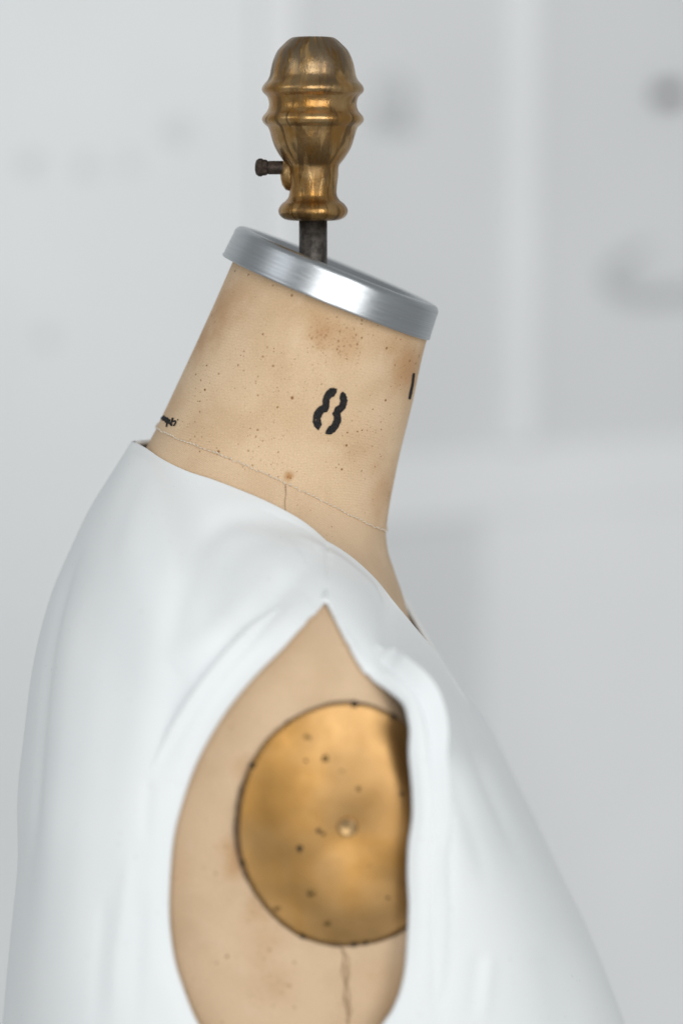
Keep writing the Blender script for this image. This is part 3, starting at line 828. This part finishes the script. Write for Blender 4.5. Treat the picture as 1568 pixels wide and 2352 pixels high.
def poly_dist(q, poly):
    poly = np.asarray(poly, float); m = 60
    c = np.concatenate([[0], np.cumsum(np.linalg.norm(np.diff(poly, axis=0), axis=1))])
    pp = spline(c, poly, np.linspace(0, c[-1], m))
    d = np.full(q.shape[:-1], 1e9); w = np.zeros(q.shape[:-1])
    for k in range(m):
        e = np.hypot(q[..., 0] - pp[k, 0], q[..., 1] - pp[k, 1])
        u = k / (m - 1); ww = min(1, u / .18, (1 - u) / .38)
        nearer = e < d; d = np.where(nearer, e, d); w = np.where(nearer, ww, w)
    return d, w
N = normals(G); pxg = PX(G)
disp = np.zeros(G.shape[:2])
for poly, sg_, h in FOLDS:
    d, w_ = poly_dist(pxg, poly); disp += h * np.exp(-(d / sg_) ** 2) * (0.15 + 0.85 * w_ * w_ * (3 - 2 * w_)) * (w_ > 0)
# rolled armhole hem
de = np.linalg.norm(pxg - pxg[0][None], axis=2)
frontw = smooth(.60, .78, tt) * (1 - smooth(.85, .95, tt)); backw = smooth(.0, .08, tt) * (1 - smooth(.5, .6, tt))
amp = 0.0003 * backw + 0.0020 * frontw + 0.0002
disp += amp[None] * np.exp(-((de - 34) / 26) ** 2)
disp += -0.8 * amp[None] * np.exp(-(de / 12) ** 2)
for _ in range(2):
    disp[1:-1, 1:-1] = .5 * disp[1:-1, 1:-1] + .125 * (disp[:-2, 1:-1] + disp[2:, 1:-1] + disp[1:-1, :-2] + disp[1:-1, 2:])
disp[:, -1] = disp[:, 0]
fade = np.ones(NRr + 1); fade[-6:] = np.linspace(1, .0, 6)
nmask = (tt <= .13) | (tt >= .82)
disp *= np.where(nmask[None, :], fade[:, None], 1.0)
Nd = N.copy(); Nd[-1, :, 1] = np.where(nmask, Nd[-1, :, 1], 0)
G = G + Nd * disp[:, :, None]
cm = ((tt > .13) & (tt < .82)) & ~((tt > .44) & (tt < .56))
G[-1, cm, 1] = 0.0
G[:, :, 1] = np.minimum(G[:, :, 1], 0.0)
G = push(G, 0.0022)
for _ in range(6):      # ease the last rows towards the neckline edge
    for r_ in range(-5, -1): G[r_, 1:-1] = .5 * G[r_, 1:-1] + .125 * (G[r_ - 1, 1:-1] + G[r_ + 1, 1:-1] + G[r_, :-2] + G[r_, 2:])
N = normals(G)
# turned-in facing along the armhole: half round edge then inner layer
TH_ = 0.0034
edge_in = G[0] - G[1]; edge_in /= np.linalg.norm(edge_in, axis=1)[:, None]
for _ in range(12):
    edge_in = (np.roll(edge_in, 1, 0) + 2 * edge_in + np.roll(edge_in, -1, 0)) / 4
edge_in /= np.linalg.norm(edge_in, axis=1)[:, None]
rows = []
for k in range(1, 8):
    a = math.pi * k / 7
    rows.append(G[0] - N[0] * (1 - math.cos(a)) * TH_ / 2 + edge_in * math.sin(a) * TH_ / 2)
for k in range(1, 7):
    rows.append(G[0] - N[0] * TH_ - edge_in * 0.003 * k - N[0] * 0.0002 * k)
Gf = np.concatenate([np.array(rows[::-1]), G], 0)
dress = empty('dress', (CENX, 0, float(P(700, 3000, 0)[2])))
tag(dress, 'white sleeveless V-neck dress draped on the dress form', 'dress')
def far(g, tv, rv):
    g = g * np.array([1, -1, 1])
    w_ = (smooth(.825, .885, tv) * (1 - smooth(.955, .99, tv)))[None, :] * (smooth(.45, 1.0, rv) ** 1.5)[:, None]
    g[:, :, 0] -= 0.0010 * w_; g[:, :, 2] -= 0.0042 * w_
    w3 = (smooth(.74, .84, tv) * (1 - smooth(.93, .985, tv)))[None, :] * (1 - smooth(.35, .85, rv))[:, None]
    g[:, :, 0] -= 0.020 * w3; g[:, :, 2] -= 0.010 * w3
    return g
RV = np.concatenate([np.zeros(len(rows)), rr])
def panel(name, j0, j1):
    g = Gf[:, j0:j1 + 1]; n, m = g.shape[:2]
    v1 = g.reshape(-1, 3); v2 = far(g, tt[j0:j1 + 1], RV).reshape(-1, 3)
    f1 = grid_faces(n, m); f2 = [tuple(i + len(v1) for i in q[::-1]) for q in f1]
    o = mesh_obj(name, np.concatenate([v1, v2]), f1 + f2, M_cloth, dress)
    bm = bmesh.new(); bm.from_mesh(o.data)
    bmesh.ops.remove_doubles(bm, verts=[v for v in bm.verts if abs(v.co.y) < 1e-5], dist=2e-5)
    bmesh.ops.recalc_face_normals(bm, faces=bm.faces)
    bm.to_mesh(o.data); bm.free(); o.data.polygons.foreach_set("use_smooth", [True] * len(o.data.polygons))
    return o
jm = NTt // 2
bp = panel('back_panel', 0, jm); fpn = panel('front_panel', jm, NTt)
# neckline facing: the folded edge and the inner layer
def facing(name, mask, depth, parent):
    idx = np.where(mask)[0]; E = G[-1, idx]; n = N[-3, idx].copy(); e = G[-1, idx] - G[-4, idx]; e /= np.linalg.norm(e, axis=1)[:, None]
    for _ in range(30):
        for q_ in (n, e): q_[1:-1] = .5 * q_[1:-1] + .25 * (q_[:-2] + q_[2:])
    n /= np.linalg.norm(n, axis=1)[:, None]; e -= n * np.einsum('ij,ij->i', n, e)[:, None]; e /= np.linalg.norm(e, axis=1)[:, None]
    th = 0.0026; rows = [E - e * 0.0006 - n * 0.0001]
    for k in range(0, 7):
        a = math.pi * k / 6; rows.append(E - n * (1 - math.cos(a)) * th / 2 + e * math.sin(a) * th / 2)
    for k in range(1, 7): rows.append(E - n * th - e * depth * k / 6)
    g = np.array(rows); g[:, :, 1] = np.minimum(g[:, :, 1], 0)
    v1 = g.reshape(-1, 3); v2 = far(g, tt[idx], np.ones(len(g))).reshape(-1, 3); f1 = grid_faces(*g.shape[:2]); f2 = [tuple(i + len(v1) for i in q[::-1]) for q in f1]
    o = mesh_obj(name, np.concatenate([v1, v2]), f1 + f2, M_cloth); bpy.context.view_layer.update(); child(o, parent); return o
bpy.context.view_layer.update()
facing('neck_facing', tt <= .13, 0.022, bp)
facing('neck_facing', tt >= .82, 0.03, fpn)
